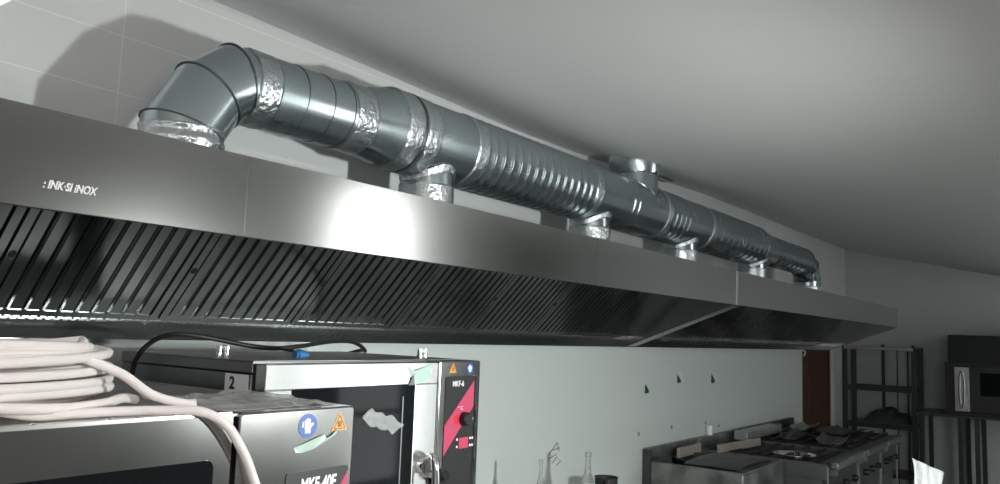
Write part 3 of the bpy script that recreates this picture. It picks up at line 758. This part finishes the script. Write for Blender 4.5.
obj('bar', box(B(), 5.95, 6.75, 2.06, 2.16, ST+.022, ST+.085), 'steel_pale', t, bevel=.004); obj('end_cap', box(B(), 6.75, 6.765, 2.055, 2.165, ST+.018, ST+.09), 'steel_used', t, bevel=.003)
bm = B(); lathe(bm, [(0,0),(.022,0),(.022,.06),(.018,.066),(0,.066)], (5.62, 2.221, ST+.075), 18); tag(obj('white_cap', bm, 'white', smooth=True), 'small white cap standing on the upstand of the cooking units', 'cap')
for i, (x, y, w, l, a, m, lab) in enumerate(((6.55,1.60,.20,.55,.15,'steel_used','flat grey tray lying on the third cooking unit near its front'), (6.62,1.88,.16,.6,.05,'steel_dark','dark narrow tray behind the flat grey tray on the third unit'), (7.25,1.70,.26,.5,-.1,'steel_dark','dark crumpled cover sheet on the farthest cooking unit'), (7.3,2.02,.14,.5,.05,'beige','low brownish tray at the back of the farthest unit'))):
    bm = B(); sheet(bm, x-l/2, x+l/2, y-w/2, y+w/2, lambda u, v, i=i: ST+.022+.03*abs(2*v-1)**4+.012*noise.noise(Vector((u*4, v*4, i*3))), 14, 10, .003)
    bmesh.ops.rotate(bm, verts=bm.verts[:], cent=(x, y, 0), matrix=Matrix.Rotation(a, 3, 'Z'))
    tag(obj('metal_tray', bm, m, smooth=True), lab, 'tray', 'trays on the cooking units')
# rolled grease-cloth bar along the front edge
for (xa, xb, lab) in ((5.42,6.18,'pale steel rail along the front of the second cooking unit'), (6.26,6.92,'dark steel rail along the front of the third cooking unit'), (7.0,7.6,'dark steel rail along the front of the farthest cooking unit')):
    t = thing('front_rail', lab, 'rail', ((xa+xb)/2, 1.335, ST-.04), 'rails on the front of the cooking units')
    obj('bar', box(B(), xa, xb, 1.295, 1.352, ST-.035, ST+.018), 'steel_used' if xa < 6 else 'steel_mid', t, bevel=.014, seg=4)
    for xx in (xa+.03, xb-.03): obj('bracket', box(B(), xx-.012, xx+.012, 1.31, 1.358, ST-.07, ST-.01), 'steel_used', t)

# ------------------------------------------------------------------ rack in the corner
RX0, RX1, RY0, RY1, RT = 9.22, 9.66, 1.44, 2.16, -.005
t = thing('shelf_rack', 'tall dark steel shelf rack against the far wall under the hood end', 'rack', ((RX0+RX1)/2, (RY0+RY1)/2, FL))
for x in (RX0, RX1-.04):
    for y in (RY0, RY1-.05): obj('upright', box(B(), x, x+.04, y, y+.05, FL, RT), 'rack', t, bevel=.003)
obj('top_bar', box(B(), RX0-.004, RX0, RY0+.03, RY1-.02, RT-.035, RT-.002), 'rackbar', t)['label'] = 'bright steel top bar'
for z, th in ((-.42,.05),(-.80,.05),(-1.3,.04)):
    bm = B(); box(bm, RX0+.002, RX1-.002, RY0+.05, RY1-.05, z-.004, z)
    box(bm, RX0+.001, RX0+.014, RY0+.05, RY1-.05, z-th, z-.004); box(bm, RX1-.014, RX1-.001, RY0+.05, RY1-.05, z-th, z-.004)
    if z == -.42:
        bm.free(); bm = B(); box(bm, RX0+.001, RX0+.02, RY0+.05, RY1-.05, z-th, z); obj('cross_bar', bm, 'rack', t)
        bm = B(); box(bm, RX1-.02, RX1-.001, RY0+.05, RY1-.05, z-th, z); obj('cross_bar', bm, 'rack', t); continue
    obj('shelf', bm, 'rack', t)
obj('top_rail', box(B(), RX1-.02, RX1-.001, RY0+.05, RY1-.05, RT-.04, RT), 'rack', t)
obj('end_rail', box(B(), RX0+.04, RX1-.04, RY0+.01, RY0+.03, RT-.04, RT), 'rack', t)
bm = B()
N_ = 26; prof = lambda u, v: -.799 + (.13*(1-abs(2*v-1)**3)*(1-abs(2*u-1)**4))*(1+.55*noise.noise(Vector((u*5, v*6, 2))))
sheet(bm, 9.26, 9.62, 1.50, 1.98, prof, N_, N_, .003)
tag(obj('crumpled_sheet', bm, 'steel_dark', smooth=True), 'dark crumpled heap lying on the lower shelf of the rack', 'cover')
for y, r, lab in ((1.80,.016,'thick dark rod running down the far wall behind the rack'), (1.66,.006,'thin grey rod right of the thick dark rod on the far wall'), (1.555,.006,'thin grey rod second right of the thick dark rod'), (1.50,.013,'dark rod beside the right rack upright on the far wall')):
    tag(obj('wall_rod', cyl(B(), (XR-r-.002, y+.06, FL), (XR-r-.002, y+.06, -.02 if r < .01 else .02), r, 12), 'rack', smooth=True), lab, 'pipe', 'rods on the far wall')  # dark upright cylinders standing along the far wall

# ------------------------------------------------------------------ dark deck oven on its stand
t = thing('deck_oven', 'large black oven on a dark stand at the right edge', 'oven', (9.35, .75, -.64))
EX0, EX1, EY0, EY1 = 9.08, 9.70, .22, 1.165
obj('body', box(B(), EX0, EX1, EY0, EY1, -.63, -.13), 'deck_dark', t, bevel=.006)
bm = B(); v = [(EX0+.02, -.13), (EX1, -.13), (EX1, .14), (EX0+.10, .14)]
prism_y(bm, v, EY0+.01, EY1-.02); obj('hood_top', bm, 'deck_dark', t, bevel=.004)
obj('flue_box', box(B(), 9.2, 9.66, EY0+.05, .70, .14, .20), 'deck_dark', t, bevel=.004)
dr = obj('door', box(B(), EX0-.03, EX0, EY0+.06, EY1-.08, -.605, -.16), 'deck_dark', t, bevel=.006)
obj('door_window', box(B(), EX0-.033, EX0-.028, EY0+.14, EY1-.30, -.44, -.22), 'blackglass', dr)
hd = B(); box(hd, EX0-.036, EX0-.030, .955, 1.080, -.60, -.175)
pm = obj('steel_plate', hd, 'steel_pale', dr, bevel=.003); plabel(pm, 'pale steel plate with an oval handle')
hd = B(); prof = [( .020*math.cos(a)**1, .18*math.sin(a)) for a in [2*PI*k/28 for k in range(28)]]
vs = [(1.02+a, -.39+b) for a, b in prof]
sweep(hd, [(EX0-.052, a, b) for a, b in vs+[vs[0]]], .008, 8, cap=False); obj('handle', hd, 'chrome', pm, smooth=True)
obj('crumb_shelf', box(B(), EX0-.06, EX0+.02, EY0, EY1, -.63, -.608), 'deck_dark', t, bevel=.003)
t = thing('oven_stand', 'dark legged stand carrying the large black oven', 'stand', (9.35, .85, FL))
obj('top_frame', box(B(), EX0-.10, EX1, EY0-.05, 1.43, -.66, -.632), 'rack', t, bevel=.003)
for x in (EX0-.06, EX1-.07):
    for y in (EY0, .88, 1.02, 1.36): obj('leg', box(B(), x, x+.04, y, y+.04, FL, -.66), 'rack', t)

# ------------------------------------------------------------------ prep table with bag in the foreground
t = thing('prep_table', 'small steel table near the camera holding the white plastic bag', 'table', (3.45, .5, FL))
obj('table_top', box(B(), 3.10, 3.9, .18, .72, -.83, -.80), 'steel_used', t, bevel=.004)
for x in (3.14, 3.82):
    for y in (.2, .66): obj('leg', box(B(), x, x+.04, y, y+.04, FL, -.83), 'steel_used', t)
bm = B(); n = 48; rings = []
bu = Vector((.59,-.807,0)); bv = Vector((.807,.59,0))
for j in range(26):
    v = j/25; ring = []
    for k in range(n):
        a = 2*PI*k/n
        wa = .034+.022*v**1.5; wb = .026*(1-v)+.008
        nn = noise.noise(Vector((math.cos(a)*1.8, math.sin(a)*1.8, v*4)))*.008*(.3+v)
        cc = Vector((3.437,.512,0)) + bu*((wa+nn)*math.cos(a)+.006*v) + bv*((wb+nn)*math.sin(a)+.010*math.sin(3*math.cos(a)*2)*v)
        top = .385 - .045*(.5+.5*math.cos(a))*v
        ring.append(bm.verts.new((cc.x, cc.y, -.839+.04+(top)*v+H)))
    rings.append(ring)
for a_, b_ in zip(rings, rings[1:]):
    for k in range(n): bm.faces.new((a_[k], a_[(k+1)%n], b_[(k+1)%n], b_[k]))
bm.faces.new(rings[0][::-1])
o = obj('plastic_bag', bm, 'bag', smooth=True); o.modifiers.new('thick', 'SOLIDIFY').thickness = .0008
tag(o, 'crumpled white plastic bag standing up at the lower right', 'bag')

# ------------------------------------------------------------------ lamps
t = thing('strip_lamp', 'bright white strip lamp at the upper left corner', 'lamp', (.42, 1.5, .50))
obj('housing', box(B(), .38, .50, .95, 2.15, .525, .56), 'white', t, bevel=.004)
obj('diffuser', box(B(), .36, .522, .95, 2.15, .500, .525), 'tube', t, bevel=.004)
for y in (1.15, 1.95): obj('hanger', cyl(B(), (.44,y,.56), (.44,y,ceil_z(.44,y)-.001), .004, 8), 'white', t)
def lamp(name, loc, energy, size, col, aim):
    l = bpy.data.lights.new(name, 'AREA'); l.energy = energy; l.shape = 'DISK'; l.size = size; l.color = col
    o = bpy.data.objects.new(name, l); C.objects.link(o); o.location = (loc[0], loc[1], loc[2]+H)
    d = Vector(aim) - Vector(loc); o.rotation_euler = d.to_track_quat('-Z', 'Y').to_euler(); return o
# added fill light shaped as a tube lamp, unseen behind the photographer
t = thing('added_fill_lamp', 'added unseen fill light in tube lamp shape, behind and left of the camera', 'lamp', (-.35, -1.3, .42))
obj('diffuser', box(B(), -.95, .25, -1.40, -1.20, .40, .47), 'fill_warm', t, bevel=.01)
obj('spine', box(B(), -.90, .20, -1.32, -1.28, .47, .485), 'white', t)
for x in (-.8, .1): obj('hanger', cyl(B(), (x,-1.3,.485), (x,-1.3,ceil_z(x,-1.3)-.001), .004, 8), 'white', t)
l = bpy.data.lights.new('work_lamp', 'SPOT'); l.energy = 210; l.shadow_soft_size = .05; l.color = (.95, 1, .975)
l.spot_size = math.radians(156); l.spot_blend = 1.0
o = bpy.data.objects.new('work_lamp', l); C.objects.link(o); o.location = (1.95, -.50, -.11+H)
o.rotation_euler = Vector((.5, 2.4, -1.1)).to_track_quat('-Z', 'Y').to_euler()

w = bpy.data.worlds.new('world'); bpy.context.scene.world = w; w.use_nodes = True
w.node_tree.nodes['Background'].inputs['Color'].default_value = (.54,.565,.56,1); w.node_tree.nodes['Background'].inputs['Strength'].default_value = 11.0

# ------------------------------------------------------------------ camera
cam = bpy.data.cameras.new('camera'); cam.sensor_width = 36; cam.lens = 36*800/1000; cam.clip_start = .02
co = bpy.data.objects.new('camera', cam); C.objects.link(co)
right = Vector((.58981011,-.80670567,.03674236)); up = Vector((-.11196395,-.03663164,.99303686)); fwd = Vector((.79974252,.589817,.11192767))
co.matrix_world = Matrix(((right.x, up.x, -fwd.x, 0), (right.y, up.y, -fwd.y, 0), (right.z, up.z, -fwd.z, H), (0,0,0,1)))
sc = bpy.context.scene; sc.camera = co
sc.view_settings.view_transform = 'Standard'; sc.view_settings.look = 'None'; sc.view_settings.gamma = 1; sc.view_settings.use_curve_mapping = False
sc.view_settings.exposure = 0.14
